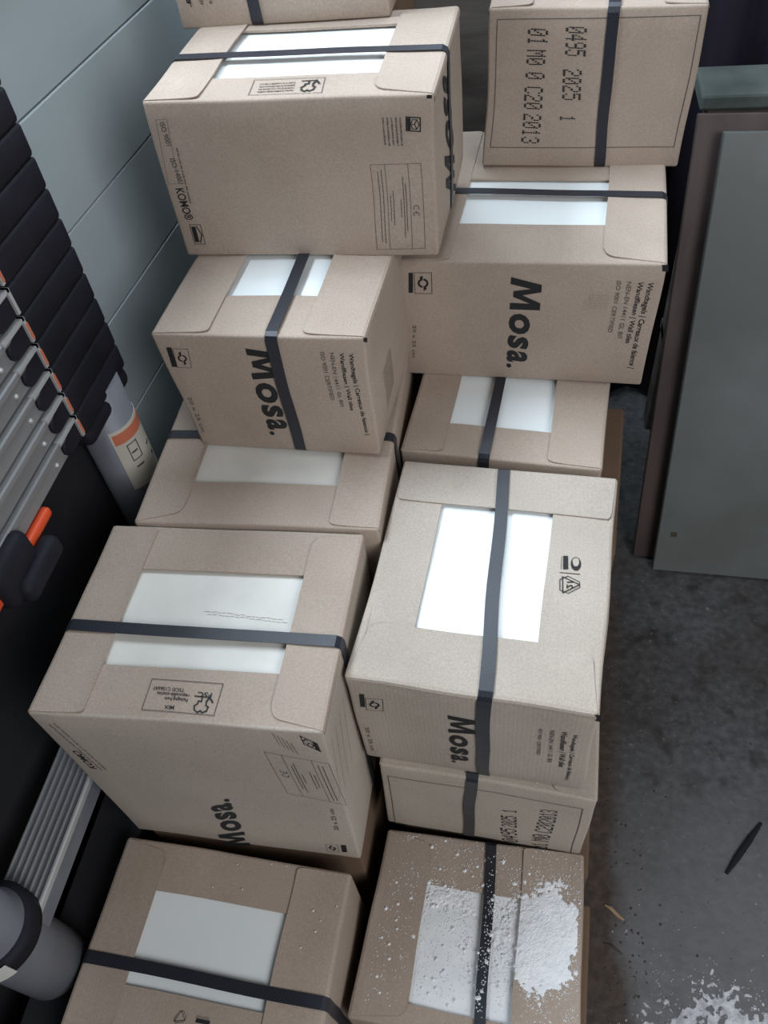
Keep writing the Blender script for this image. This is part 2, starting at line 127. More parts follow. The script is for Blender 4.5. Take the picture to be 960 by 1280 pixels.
def floor_material():
    m = M['concrete']; nt = m.node_tree; N = nt.nodes; L = nt.links; b = N['Principled BSDF']
    tc = N.new('ShaderNodeTexCoord')
    def nz(s, d, a, z):
        n = N.new('ShaderNodeTexNoise'); n.inputs['Scale'].default_value = s; n.inputs['Detail'].default_value = d; L.new(tc.outputs['Object'], n.inputs['Vector'])
        r = N.new('ShaderNodeMapRange'); r.inputs[1].default_value = a; r.inputs[2].default_value = z; L.new(n.outputs['Fac'], r.inputs[0]); return r
    def mix(f, a, c, mode='MIX'):
        x = N.new('ShaderNodeMix'); x.data_type = 'RGBA'; x.blend_type = mode
        if isinstance(f, float): x.inputs[0].default_value = f
        else: L.new(f, x.inputs[0])
        for k, s in ((6, a), (7, c)):
            if isinstance(s, tuple): x.inputs[k].default_value = (*s, 1)
            else: L.new(s, x.inputs[k])
        return x.outputs[2]
    c = mix(nz(3, 8, .35, .65).outputs[0], (.075, .07, .068), (.125, .125, .13))
    c = mix(nz(18, 10, .52, .70).outputs[0], c, (.042, .038, .036))
    c = mix(nz(90, 6, .62, .72).outputs[0], c, (.20, .19, .18))
    c = mix(nz(2.3, 5, .48, .68).outputs[0], c, (.06, .05, .045))
    sx = N.new('ShaderNodeSeparateXYZ'); L.new(tc.outputs['Object'], sx.inputs[0])
    wn = N.new('ShaderNodeTexNoise'); wn.inputs['Scale'].default_value = 6; wn.inputs['Detail'].default_value = 6; L.new(tc.outputs['Object'], wn.inputs['Vector'])
    ad = N.new('ShaderNodeMath'); ad.operation = 'MULTIPLY_ADD'; ad.inputs[1].default_value = .12; L.new(wn.outputs['Fac'], ad.inputs[0]); L.new(sx.outputs[0], ad.inputs[2])
    st = N.new('ShaderNodeMapRange'); st.inputs[1].default_value = .30; st.inputs[2].default_value = .26; L.new(ad.outputs[0], st.inputs[0])
    c = mix(st.outputs[0], c, (.085, .062, .05), 'MIX')
    c = mix(nz(60, 8, .35, .62).outputs[0], c, (.62, .62, .62), 'MULTIPLY')
    ya = N.new('ShaderNodeMath'); ya.operation = 'MULTIPLY_ADD'; ya.inputs[1].default_value = .35; L.new(wn.outputs['Fac'], ya.inputs[0]); L.new(sx.outputs[1], ya.inputs[2])
    fm = N.new('ShaderNodeMapRange'); fm.inputs[1].default_value = .98; fm.inputs[2].default_value = .62; fm.inputs[4].default_value = .5; L.new(ya.outputs[0], fm.inputs[0])
    md = N.new('ShaderNodeMath'); md.operation = 'MULTIPLY'; L.new(fm.outputs[0], md.inputs[0]); inv = N.new('ShaderNodeMath'); inv.operation = 'SUBTRACT'; inv.inputs[0].default_value = 1; L.new(st.outputs[0], inv.inputs[1]); L.new(inv.outputs[0], md.inputs[1])
    c = mix(md.outputs[0], c, (.24, .24, .25), 'MIX')
    L.new(c, b.inputs['Base Color'])
    r = nz(7, 6, .35, .7); r.inputs[3].default_value = .45; r.inputs[4].default_value = .85; L.new(r.outputs[0], b.inputs['Roughness'])
    bp = N.new('ShaderNodeBump'); bp.inputs['Strength'].default_value = .45; bp.inputs['Distance'].default_value = .004; L.new(nz(45, 8, .2, .8).outputs[0], bp.inputs['Height']); L.new(bp.outputs[0], b.inputs['Normal'])
floor_material()

# ---------------------------------------------------------------- object helpers
def link(name, me, m, parent=None, smooth=False):
    me.materials.append(m)
    if smooth:
        for p in me.polygons: p.use_smooth = True
    o = bpy.data.objects.new(name, me); COL.objects.link(o)
    if parent: o.parent = parent
    return o
def mesh(name, verts, faces):
    me = bpy.data.meshes.new(name); me.from_pydata([tuple(v) for v in verts], [], faces); me.update(); return me
def tag(o, label, cat, group=None):
    o['label'] = label; o['category'] = cat
    if group: o['group'] = group
    return o
def thing(name, label, cat, loc=(0, 0, 0), group=None):
    o = bpy.data.objects.new(name, None); COL.objects.link(o); o.location = loc; o.empty_display_size = .05
    return tag(o, label, cat, group)
def box_bm(x0, x1, y0, y1, z0, z1, bev=0, seg=2):
    bm = bmesh.new(); bmesh.ops.create_cube(bm, size=1)
    for v in bm.verts: v.co = Vector(((x0+x1)/2 + v.co.x*(x1-x0), (y0+y1)/2 + v.co.y*(y1-y0), (z0+z1)/2 + v.co.z*(z1-z0)))
    if bev: bmesh.ops.bevel(bm, geom=bm.edges[:], offset=bev, segments=seg, affect='EDGES', profile=.5)
    return bm
def put(name, bm, m, parent=None, smooth=False, M4=None):
    if M4 is not None: bm.transform(M4)
    bmesh.ops.recalc_face_normals(bm, faces=bm.faces[:])
    me = bpy.data.meshes.new(name); bm.to_mesh(me); bm.free(); return link(name, me, m, parent, smooth)
def lathe(name, prof, m, parent, c=(0, 0), seg=40, smooth=True, squash=1):
    vs = []; fs = []
    for r, z in prof:
        for k in range(seg):
            a = 2*PI*k/seg; vs.append((c[0] + r*math.cos(a)*squash, c[1] + r*math.sin(a), z))
    n = len(prof)
    for i in range(n-1):
        for k in range(seg): fs.append((i*seg+k, i*seg+(k+1) % seg, (i+1)*seg+(k+1) % seg, (i+1)*seg+k))
    fs.append(tuple(reversed(range(seg)))); fs.append(tuple((n-1)*seg+k for k in range(seg)))
    o = link(name, mesh(name, vs, fs), m, parent)
    for p in o.data.polygons: p.use_smooth = smooth and len(p.vertices) == 4
    return o

# ---------------------------------------------------------------- the setting
WX, WYAW = DATA['wall'][0], DATA['wall'][1]
def wall_pt(t, off=0): return Vector((WX + math.sin(WYAW)*t + math.cos(WYAW)*off, .5 + math.cos(WYAW)*t - math.sin(WYAW)*off))
def wall_slab(name, t0, t1, o0, o1, z0, z1, m, parent=None, bev=0):
    bm = box_bm(t0, t1, o0, o1, z0, z1, bev, 1)
    for v in bm.verts:
        p = wall_pt(v.co.x, v.co.y); v.co = Vector((p.x, p.y, v.co.z))
    return put(name, bm, m, parent)
WT = 1.415
w = wall_slab('wall_left', -2.2, 2.4, -.14, -.006, 0, WT, M['joint']); w['kind'] = 'structure'
ZJ = [z - .109 for z in DATA['wall'][2:6]]; step = (ZJ[0] - ZJ[3]) / 3
k0 = int(ZJ[3] / step); zz = ZJ[3] - k0*step
zs = [0] + [zz + i*step for i in range(20) if zz + i*step > .02 and zz + i*step < WT - .02] + [WT]
for a, b in zip(zs[:-1], zs[1:]): wall_slab('plank', -2.2, 2.4, -.012, random.uniform(-.0008, .0008), a + .0009, b - .0009, M['plank'], w, .0016)
wf = wall_slab('window_1', -2.2, 2.4, -.15, .03, WT, WT + .03, M['joint']); wf['kind'] = 'structure'
for a, b in ((-2.2, -2.1), (2.3, 2.4)): wall_slab('window_jamb', a, b, -.12, -.02, WT + .03, 3.1, M['joint'], wf)
wall_slab('window_head', -2.2, 2.4, -.12, -.02, 3.1, 3.2, M['joint'], wf)
fl = put('floor', box_bm(-.9, 3.0, -2.2, 2.9, -.06, 0), M['concrete']); fl['kind'] = 'structure'
bw = put('wall_back', box_bm(-.9, 3.0, 2.05, 2.15, 0, 2.6), M['umber']); bw['kind'] = 'structure'

# ---------------------------------------------------------------- carton builder
def dims(c):
    d = lambda a, b: (Vector(c[a]) - Vector(c[b])).length
    return ((d('BFL', 'BFR') + d('TFL', 'TFR'))/2, (d('TFL', 'TBL') + d('TFR', 'TBR'))/2, (d('BFL', 'TFL') + d('BFR', 'TFR'))/2)
class Carton:
    def __init__(s, c, seed, bulge=(.0015, .0015, .0008), rough=1.0):
        s.c = {k: Vector(v) for k, v in c.items()}; s.W, s.D, s.H = dims(c); s.seed = seed; s.b = bulge; s.rough = rough
        s.c.update({k: s.c[k] - Vector((0, 0, .0022)) for k in ('TFL', 'TFR', 'TBL', 'TBR')}); s.base = (s.c['BFL'] + s.c['BFR'] + s.c['BBL'] + s.c['BBR'])/4
    def map(s, x, y, z):
        a, b, c = x/s.W, y/s.D, z/s.H; C = s.c
        def lerp(p, q, t): return p + (q - p)*t
        bot = lerp(lerp(C['BFL'], C['BFR'], a), lerp(C['BBL'], C['BBR'], a), b)
        top = lerp(lerp(C['TFL'], C['TFR'], a), lerp(C['TBL'], C['TBR'], a), b)
        p = lerp(bot, top, c)
        A, B, Cc = min(max(a, 0), 1), min(max(b, 0), 1), min(max(c, 0), 1)
        sa, sb, sc = math.sin(PI*A), math.sin(PI*B), math.sin(PI*Cc)
        ex = (C['BFR'] - C['BFL']).normalized(); ey = (C['BBL'] - C['BFL']).normalized()
        n = lambda k: noise.noise(Vector((A*2.3 + k*7 + s.seed, B*2.3 + s.seed*1.7, Cc*2.3)))
        p = p + ex*(s.b[0]*(2*A - 1)*sb*sc + .0022*s.rough*n(1)*(1 if 1 else 0))
        p = p + ey*(s.b[1]*(2*B - 1)*sa*sc + .0022*s.rough*n(2))
        up = (sa*sb)*s.b[2]*max(0, Cc) + .0016*s.rough*n(3)*Cc*min(1, 6*min(sa, sb) + .3)
        return p + Vector((0, 0, up)) - s.base
def lines(L, r, extra=(), n=10):
    v = [0, r*.35, r] + [r + (L - 2*r)*i/n for i in range(1, n)] + [L - r, L - r*.35, L]
    for e in extra:
        j = min((k for k in range(3, len(v)-3)), key=lambda k: abs(v[k] - e)); v[j] = e
    return v
def carton_body(K, m, parent, r=.004, open_top=True):
    W, D, H = K.W, K.D, K.H
    X, Y, Zs = lines(W, r), lines(D, r), lines(H, r, n=8)
    vid = {}; vs = []; fs = []
    def V(x, y, z):
        k = (round(x, 5), round(y, 5), round(z, 5))
        if k not in vid:
            p = Vector(k); q = Vector((min(max(x, r), W - r), min(max(y, r), D - r), min(max(z, r), H - r))); d = p - q
            if d.length > 1e-7: p = q + d.normalized()*r
            vid[k] = len(vs); vs.append(K.map(*p))
        return vid[k]
    def grid(P, Q, f, skip=None):
        for i in range(len(P)-1):
            for j in range(len(Q)-1):
                if skip and skip(i, j, len(P), len(Q)): continue
                fs.append((V(*f(P[i], Q[j])), V(*f(P[i+1], Q[j])), V(*f(P[i+1], Q[j+1])), V(*f(P[i], Q[j+1]))))
    inner = lambda i, j, a, b: open_top and 2 <= i < a-3 and 2 <= j < b-3
    grid(X, Y, lambda a, b: (a, b, H), inner); grid(X, Y, lambda a, b: (a, b, 0))
    grid(X, Zs, lambda a, b: (a, 0, b)); grid(X, Zs, lambda a, b: (a, D, b))
    grid(Y, Zs, lambda a, b: (0, a, b)); grid(Y, Zs, lambda a, b: (W, a, b))
    bm = bmesh.new(); bv = [bm.verts.new(v) for v in vs]
    for f in fs: bm.faces.new([bv[i] for i in f])
    return put('body', bm, m, parent, True)
def sheet(K, name, rows, m, parent, th=.0022):
    """rows: list of rows of (x,y,z) top-surface points in carton coordinates"""
    nr, nc = len(rows), len(rows[0]); vs = []; fs = []
    for dz in (0, -th):
        for row in rows:
            for p in row: vs.append(K.map(p[0], p[1], p[2] + dz))
    id_ = lambda l, i, j: l*nr*nc + i*nc + j
    for i in range(nr-1):
        for j in range(nc-1):
            fs.append((id_(0, i, j), id_(0, i+1, j), id_(0, i+1, j+1), id_(0, i, j+1)))
            fs.append((id_(1, i, j), id_(1, i, j+1), id_(1, i+1, j+1), id_(1, i+1, j)))
    ring = [(i, 0) for i in range(nr)] + [(nr-1, j) for j in range(1, nc)] + [(i, nc-1) for i in range(nr-2, -1, -1)] + [(0, j) for j in range(nc-2, 0, -1)]
    for q in range(len(ring)):
        a, b = ring[q], ring[(q+1) % len(ring)]; fs.append((id_(0, *a), id_(0, *b), id_(1, *b), id_(1, *a)))
    bm = bmesh.new(); bv = [bm.verts.new(v) for v in vs]
    for f in fs: bm.faces.new([bv[i] for i in f])
    return put(name, bm, m, parent)
def flaps(K, win, over, m, parent, r=.004, tap=(.15, .15)):
    W, D, H = K.W, K.D, K.H; u0, v0, u1, v1 = win
    if over == 'LR': L1, L2, a0, a1, b0, b1 = W, D, u0, u1, v0, v1
    else: L1, L2, a0, a1, b0, b1 = D, W, v0, v1, u0, u1
    P = (lambda a, b, z: (a, b, z)) if over == 'LR' else (lambda a, b, z: (b, a, z))
    # under flaps run the whole length L1 at the two ends of L2
    n = 12
    for lo, hi in ((r, b0*L2), (b1*L2, L2 - r)):
        rows = [[P(r + (L1 - 2*r)*i/n, lo + (hi - lo)*j/5, H) for j in range(6)] for i in range(n+1)]
        sheet(K, 'flap', rows, m, parent, .003)
    # over flaps fold down from the ends of L1, with tapered rounded sides
    for side, reach in ((0, a0*L1), (1, (1 - a1)*L1)):
        prof = [(-.0007, H - .0085), (-.0007, H - r), (r*.3 - .0005, H - r*.3 + .0006), (r, H + .0008)] + [(r + (reach - r)*t, H + .0010 + .0012*t**3) for t in (.12, .3, .5, .7, .82, .9, .96, 1)]
        rows = []
        for d, z in prof:
            t = max(0, (d - r)/(reach - r)); e = .003 + .012*t*tap[side]; trad = .003 + .013*tap[side]
            e0 = e + (trad*(1 - math.sqrt(max(0, 1 - ((t - .80)/.2)**2))) if t > .8 else 0)
            a = d if side == 0 else L1 - d
            z2 = z + noise.noise(Vector((K.seed + side*3, t*3, 1)))*.0004*t
            rows.append([P(a, e0 + (L2 - 2*e0)*j/n, z2 + (.0008*t*t if j in (0, n) else 0)) for j in range(n+1)])
        if over == 'LR': pass
        sheet(K, 'flap', rows, m, parent, .0016)
def tile_slab(K, win, m, parent):
    u0, v0, u1, v1 = win; W, D, H = K.W, K.D, K.H
    e = .008; x0, x1, y0, y1 = u0*W - e, u1*W + e, v0*D - e, v1*D + e
    rows = [[(x0 + (x1 - x0)*i/8, y0 + (y1 - y0)*j/8, H - .0055) for j in range(9)] for i in range(9)]
    return sheet(K, 'wall_tile', rows, m, parent, .006)
def strap_loop(K, s, parent, w=.0155):
    W, D, H = K.W, K.D, K.H; o = .0036; pts = []
    def seg(p, q, n):
        for i in range(n): t = i/n; pts.append(tuple(p[k] + (q[k] - p[k])*t for k in range(3)))
    R = .006
    if s[0] == 'y':
        ub, uf, ud = s[1]*W, s[2]*W, s[3]*W; side = (1, 0)
        c = [(ub, D - R, H + o), (uf, R, H + o), (uf, -o*.6, H - R), (ud, -o*.6, R), (ud, R, -.0003), (ub, D - R, -.0003), (ub, D + o*.5, R), (ub, D + o*.5, H - R)]
    else:
        vl, vr = s[1]*D, s[2]*D; side = (0, 1)
        c = [(R, vl, H + o), (W - R, vr, H + o), (W + o*.6, vr, H - R), (W + o*.6, vr, R), (W - R, vr, -.0003), (R, vl, -.0003), (-o*.6, vl, R), (-o*.6, vl, H - R)]
    for i in range(8):
        a, b = c[i], c[(i+1) % 8]; seg(a, b, 14 if i % 2 == 0 else 1)
        if i % 2 == 1:   # rounded turn
            mid = tuple((a[k] + b[k])/2 for k in range(3)); cx = (W/2, D/2, H/2)
            out = [0, 0, 0]
            for k in range(3):
                if abs(a[k] - b[k]) > .001: out[k] = .0016*(1 if mid[k] > cx[k] else -1)
            pts.append(tuple(mid[k] + out[k] for k in range(3)))
    vs = []; fs = []; n = len(pts)
    for i, p in enumerate(pts):
        nx = pts[(i+1) % n]; pv = pts[i-1]
        tx = [nx[k] - pv[k] for k in range(3)]
        # thickness pushes towards the carton centre along the face
        cx = (W/2, D/2, H/2); kk = 2 if s[0] == 'z' else None
        dv = Vector([0, 0, 0])
        if abs(p[2] - H) < .01 and p[2] > H - .002: dv.z = -.0009
        elif p[2] < .002: dv.z = .0009
        else:
            ax = 1 if s[0] == 'y' else 0; dv[ax] = .0009 if p[ax] < cx[ax] else -.0009
        wob = .0002*noise.noise(Vector((i*.35, K.seed, 0)))
        for hw, th in ((-w/2, 0), (w/2, 0), (w/2, 1), (-w/2, 1)):
            q = Vector(p) + dv*th; q[side[0] ^ 1 if False else (0 if s[0] == 'y' else 1)] += hw + wob
            vs.append(K.map(*q))
    for i in range(n):
        a, b = i*4, ((i+1) % n)*4
        for k in range(4): fs.append((a+k, a+(k+1) % 4, b+(k+1) % 4, b+k))
    bm = bmesh.new(); bv = [bm.verts.new(v) for v in vs]
    for f in fs: bm.faces.new([bv[i] for i in f])
    return put('strap', bm, M['webbing'], parent)

# ---------------------------------------------------------------- lettering and printed marks (2-D shapes laid onto carton faces)
def big_word():
    """the big word: a splayed M drawn here, the small letters from the built-in face, each fitted to its own slot"""
    vs = [(-.005, 0), (.064, 0), (.085, .66), (.130, .10), (.190, .10), (.235, .66), (.256, 0), (.325, 0), (.290, 1), (.216, 1), (.160, .40), (.104, 1), (.030, 1)]
    fs = [(0, 1, 2, 11, 12), (2, 3, 10, 11), (3, 4, 10), (4, 5, 9, 10), (5, 6, 7, 8, 9)]
    for ch, x0, x1, y0, y1 in (('o', .358, .588, -.02, .72), ('s', .612, .758, -.02, .72), ('a', .785, .925, -.02, .72), ('.', .948, 1.0, -.01, .17)):
        v, f = text_2d(ch, 2); ya, yb = min(p[1] for p in v), max(p[1] for p in v); k = len(vs)
        vs += [(x0 + p[0]*(x1 - x0), y0 + (p[1] - ya)/(yb - ya)*(y1 - y0)) for p in v]; fs += [tuple(i + k for i in q) for q in f]
    return vs, fs
def text_2d(s, bold):
    if s == 'Mosa.': return big_word()
    cu = bpy.data.curves.new('lettering', 'FONT'); cu.body = s; cu.size = 1; cu.offset = (.003, .012, .034)[bold]; cu.resolution_u = 3; cu.space_character = .97 if bold else 1
    o = bpy.data.objects.new('lettering', cu); COL.objects.link(o)
    me = bpy.data.meshes.new_from_object(o.evaluated_get(bpy.context.evaluated_depsgraph_get()))
    vs = [(v.co.x, v.co.y) for v in me.vertices]; fs = [tuple(p.vertices) for p in me.polygons]
    bpy.data.objects.remove(o); bpy.data.meshes.remove(me); bpy.data.curves.remove(cu)
    x0 = min(v[0] for v in vs); x1 = max(v[0] for v in vs)
    return [((x - x0)/(x1 - x0), y/.70) for x, y in vs], fs
DOT = {'0': '01110 10001 10011 10101 11001 10001 01110', '1': '00100 01100 00100 00100 00100 00100 01110', '2': '01110 10001 00001 00110 01000 10000 11111',
       '3': '01110 10001 00001 00110 00001 10001 01110', '4': '00010 00110 01010 10010 11111 00010 00010', '5': '11111 10000 11110 00001 00001 10001 01110',
       '9': '01110 10001 10001 01111 00001 00001 01110', 'C': '01110 10001 10000 10000 10000 10001 01110', 'M': '10001 11011 10101 10101 10001 10001 10001'}
def dots_2d(s):
    vs = []; fs = []; n = len(s); wd = n*6 - 1
    for i, ch in enumerate(s):
        for r, row in enumerate(DOT[ch].split()):
            for c, b in enumerate(row):
                if b == '1':
                    cx, cy = (i*6 + c + .5)/wd, 1 - (r + .5)/7; rx, ry = .50/wd, .56/7; k0 = len(vs)
                    for k in range(6): a = PI*k/3; vs.append((cx + rx*math.cos(a), cy + ry*math.sin(a)))
                    fs.append(tuple(range(k0, k0+6)))
    return vs, fs
def stroke(vs, fs, pts, w, asp=1):
    q = []
    for a, b in zip(pts[:-1], pts[1:]):
        c = max(1, int(max(abs(b[0]-a[0]), abs(b[1]-a[1]))/.09))
        q += [(a[0] + (b[0]-a[0])*i/c, a[1] + (b[1]-a[1])*i/c) for i in range(c)]
    pts = q + [pts[-1]]
    for a, b in zip(pts[:-1], pts[1:]):
        dx, dy = (b[0] - a[0])*asp, b[1] - a[1]; l = math.hypot(dx, dy) or 1; nx, ny = -dy/l*w/2, dx/l*w/2; ex, ey = dx/l*w/2, dy/l*w/2; k = len(vs)
        for sx, p, e in ((1, a, -1), (1, b, 1), (-1, b, 1), (-1, a, -1)): vs.append((p[0] + (nx*sx + ex*e)/asp, p[1] + ny*sx + ey*e))
        fs.append((k, k+1, k+2, k+3))
def quad(vs, fs, x0, y0, x1, y1):
    k = len(vs); vs += [(x0, y0), (x1, y0), (x1, y1), (x0, y1)]; fs.append((k, k+1, k+2, k+3))
def arc(cx, cy, r, a0, a1, n=12, ax=1): return [(cx + ax*r*math.cos(math.radians(a0 + (a1-a0)*i/n)), cy + r*math.sin(math.radians(a0 + (a1-a0)*i/n))) for i in range(n+1)]
def art_2d(kind, arg, asp, rnd):
    """asp = width / height of the canvas in metres; the canvas is the unit square"""
    vs, fs = [], []; S = lambda p, w: stroke(vs, fs, p, w, asp)
    ring = [(0, 0), (1, 0), (1, 1), (0, 1), (0, 0)]
    if kind in ('bar', 'notch'): quad(vs, fs, 0, 0, 1, 1)  # notch: flat black patch painting the shade of an open corner gap
    elif kind == 'frame': S(ring, .006 if asp < 3 else .03)
    elif kind == 'fsc_frame': S(ring, .02)
    elif kind == 'ce_label':
        t = .008; S(ring, t); S([(0, .28), (1, .28)], t); S([(0, .74), (1, .74)], t)
        S(arc(.50, .85, .055, 60, 300, 8, 1/asp), .014); S(arc(.50 + .14/asp, .85, .055, 60, 300, 8, 1/asp), .014); S([(.50 + .08/asp, .85), (.50 + .125/asp, .85)], .012)
        for y, x0, x1 in ((.66, .22, .78), (.61, .15, .85), (.55, .40, .60), (.40, .3, .7), (.34, .35, .65), (.20, .06, .92), (.13, .08, .90)):
            x = x0
            while x < x1: l = rnd.uniform(.015, .05); S([(x, y), (min(x + l, x1), y)], .014); x += l + .012
    elif kind == 'micro':
        for k in range(arg):
            y = 1 - (k + .5)/arg; x = 0; h = .42/arg
            while x < .96:
                l = rnd.uniform(.01, .035); quad(vs, fs, x, y - h/2, min(x + l, 1), y + h/2*rnd.uniform(.3, 1)); x += l + rnd.choice((.006, .006, .02))
            if rnd.random() < .0: break
    elif kind == 'stamp':
        for k in range(6):
            y = (k + .5)/6; x = rnd.uniform(0, .2)
            while x < .95: quad(vs, fs, x, y - .02, x + .025, y + .02); x += rnd.choice((.05, .05, .09))
    elif kind == 'house':
        S(ring, .08); quad(vs, fs, .06, .06, .94, .30); S([(.15, .45), (.5, .32), (.85, .45), (.85, .75), (.5, .92), (.15, .75), (.15, .45)], .05); S([(.15, .75), (.5, .6), (.85, .75)], .05); S([(.5, .6), (.5, .32)], .05)
    elif kind == 'recycle':
        S(ring, .03); S(arc(.5, .5, .25, 20, 160, 10, 1/asp if asp > 1 else 1), .11); S(arc(.5, .5, .25, 200, 340, 10, 1/asp if asp > 1 else 1), .11)
        for c, d in ((.25, -1), (.75, 1)):
            k = len(vs); vs += [(c - .13, .5 + .02*d), (c + .13, .5 + .02*d), (c, .5 - .22*d*-1)]; fs.append((k, k+1, k+2))
    elif kind == 'tree':
        S([(0, .35), (.18, .1), (.30, .35)], .09); S([(.18, .1), (.95, .1)], .06)
        S([(.30, .35), (.30, .55), (.16, .62), (.22, .85), (.42, .95), (.52, .86), (.66, .96), (.84, .84), (.88, .62), (.74, .50), (.72, .35), (.56, .35), (.56, .12)], .07)
    elif kind == 'crescent':
        S(arc(.5, .5, .44, 0, 360, 20), .05)
        o = arc(.5, .5, .42, 60, 300, 14); i_ = arc(.62, .5, .30, 70, 290, 14); k = len(vs); vs += o + i_
        for q in range(14): fs.append((k+q, k+q+1, k+15+q+1, k+15+q))
    elif kind == 'triangle':
        S([(.5, .95), (.05, .15), (.95, .15), (.5, .95)], .05); S([(.35, .95), (.65, .95), (.98, .40), (.80, .02), (.2, .02), (.02, .40), (.35, .95)], .035)
    elif kind == 'emblem':
        S(ring, .05); quad(vs, fs, .1, .1, .9, .5); S([(.1, .6), (.5, .9), (.9, .6)], .1)
    elif kind == 'scribble':
        for y in (.2, .55):
            x = .05 + .1*y
            while x < .9: l = rnd.uniform(.02, .06); S([(x, y + rnd.uniform(-.08, .08)), (x + l, y + rnd.uniform(-.12, .12))], .05); x += l + .015
    elif kind == 'crack':
        p = [(0, 0)]
        for i in range(1, 12): p.append((i/11, rnd.uniform(.0, .6)))
        S(p, .16)
    elif kind == 'knot':
        o = arc(.5, .5, .5, 0, 340, 16); k = len(vs); vs += o; fs.append(tuple(range(k, k+17)))
    return vs, fs
NAMES = dict(bar='printed_bar', frame='printed_frame', fsc_frame='printed_frame', ce_label='printed_label', micro='small_print', stamp='faint_stamp', house='printed_emblem', recycle='recycling_symbol',
             tree='tree_emblem', crescent='crescent_emblem', triangle='recycling_symbol', emblem='printed_emblem', scribble='faint_writing', knot='knot_mark', crack='crease_crack', notch='corner_gap_shade')
def on_face(K, face, u, v, off, h=0):
    W, D, H = K.W, K.D, K.H
    if face == 'F': return K.map(u*W, -off, v*H)
    if face == 'T': return K.map(u*W, v*D, H + off)
    return K.map(W + off, u*D, v*H)
def prints(K, items, parent, over):
    rnd = random.Random(K.seed)
    for kind, face, s, p0, p1, p2, bold in items:
        sx, sy = {'F': (K.W, K.H), 'T': (K.W, K.D), 'R': (K.D, K.H)}[face]
        a = Vector(((p1[0] - p0[0])*sx, (p1[1] - p0[1])*sy)); b = Vector(((p2[0] - p0[0])*sx, (p2[1] - p0[1])*sy))
        if kind == 'art' or kind == 'dots' or s != 'Mosa.':   # square up the second axis
            pass
        if kind == 'text': vs, fs = text_2d(s, bold); nm = 'lettering'
        elif kind == 'dots': vs, fs = dots_2d(s); nm = 'dot_matrix_code'
        else: vs, fs = art_2d(s, bold, max(a.length, 1e-4)/max(b.length, 1e-4), rnd); nm = NAMES[s]
        m = M['ink']
        if s in ('NEN-EN 14411 GL BIII', 'ISO 9001 CERTIFIED', '20 x 25 cm', 'micro', 'ce_label') or s in ('frame', 'fsc_frame', 'ISO 9001', 'ISO 14001'): m = M['ink_grey']
        if s in ('stamp', 'scribble', 'knot') or (s == 'micro' and K.faint): m = M['ink_faint']
        out = []
        off = .0022 if (s == 'scribble') else .0006
        if face == 'T': off = .0008 if s != 'scribble' else -.0050
        for x, y in vs:
            u = p0[0] + x*(p1[0] - p0[0]) + y*(p2[0] - p0[0]); v = p0[1] + x*(p1[1] - p0[1]) + y*(p2[1] - p0[1])
            out.append(on_face(K, face, u, v, off))
        o = link(nm, mesh(nm, out, fs), m, parent)
        if kind == 'text': o['label'] = 'printed words ' + s.replace('Mosa.', 'in large bold black letters') if s == 'Mosa.' else 'printed words'

# ---------------------------------------------------------------- the visible cartons
INFO = {
 'C': ('topmost brown carton of the left stack, cut off by the top edge', 'kraft', 'kraft'),
 'A': ('large brown carton with a CE table and blank middle on its front, glaring bright top', 'kraft', 'kraft'),
 'B': ('brown carton with large dotted code 0495 2025 on its front, at the top right', 'kraft', 'kraft'),
 'D': ('carton with big black lettering on an unstrapped front, right below the large dotted code', 'kraft', 'kraft'),
 'M': ('carton showing only its strapped top, between the two lettered cartons of the right column', 'kraft', 'kraft'),
 'H': ('pale creased carton with glaring white tile window and lettered front, middle of the right column', 'kraft_pale', 'kraft_pale'),
 'N': ('carton with a small dotted code, between the pale creased carton and the dusty one', 'kraft_lit_pale', 'kraft_lit_pale'),
 'O': ('brown tile carton sprinkled with white plaster dust at the bottom right of the stack', 'kraft', 'kraft'),
 'E': ('small brown tile carton whose front strap runs slanting across the big black lettering', 'kraft', 'kraft'),
 'F': ('carton with a rounded flap on its plain top, directly under the small slanting-strap carton', 'kraft', 'kraft'),
 'G': ('tall carton with light painted into its pale front, tree mark on strapped top, left middle', 'kraft', 'kraft_lit_pale'),
 'I': ('brown carton with a plain white window, lowest of the left stack at the bottom edge', 'kraft', 'kraft'),
}
BUL = {'H': (.005, .002, .003), 'D': (.004, .002, .001), 'B': (.003, .002, .001), 'E': (.001, .001, .0), 'O': (.002, .002, .002)}
ROUGH = {'H': 2.0, 'B': 1.5, 'O': 1.5, 'N': 1.5}
OVER = {'H': 'FB'}
TAP = {'A': (.1, 1), 'D': (.1, 1), 'F': (1.3, .1), 'G': (.1, .9), 'I': (.9, .1), 'O': (1.1, .0), 'H': (.9, .1)}
KART = {}
for i, (n, d) in enumerate(DATA['boxes'].items()):
    K = Carton(d['c'], i*3.7 + 1, BUL.get(n, (.0015, .0015, .0008)), ROUGH.get(n, 1.0)); K.faint = n in 'MEG'; KART[n] = K
    lab, m1, m2 = INFO[n]
    T = thing('tile_carton', lab, 'carton', K.base, 'strapped tile cartons in the stack'); K.root = T
    win = d['w'] or (.2, .22, .8, .75)
    b = carton_body(K, M[m2], T)
    flaps(K, win, OVER.get(n, 'LR'), M[m1], T, tap=TAP.get(n, (.15, .15)))
    t = tile_slab(K, win, M['backing'] if n in 'GF' else M['dusted'] if n == 'O' else M['tile'], T)
    if d['s']:
        s = d['s']
        s = ['y', s[1][0], s[2][0], s[3][0]] if s[0] == 'y' else ['x', s[1][1], s[2][1]]
        if n == 'C': s = ['y', .375, .375, .375]
        if n in 'NO': s[3] = s[2]
        if n == 'M': s = ['y', .432, .425, .42]
        strap_loop(K, s, T)
    prints(K, d['t'], T, OVER.get(n, 'LR'))

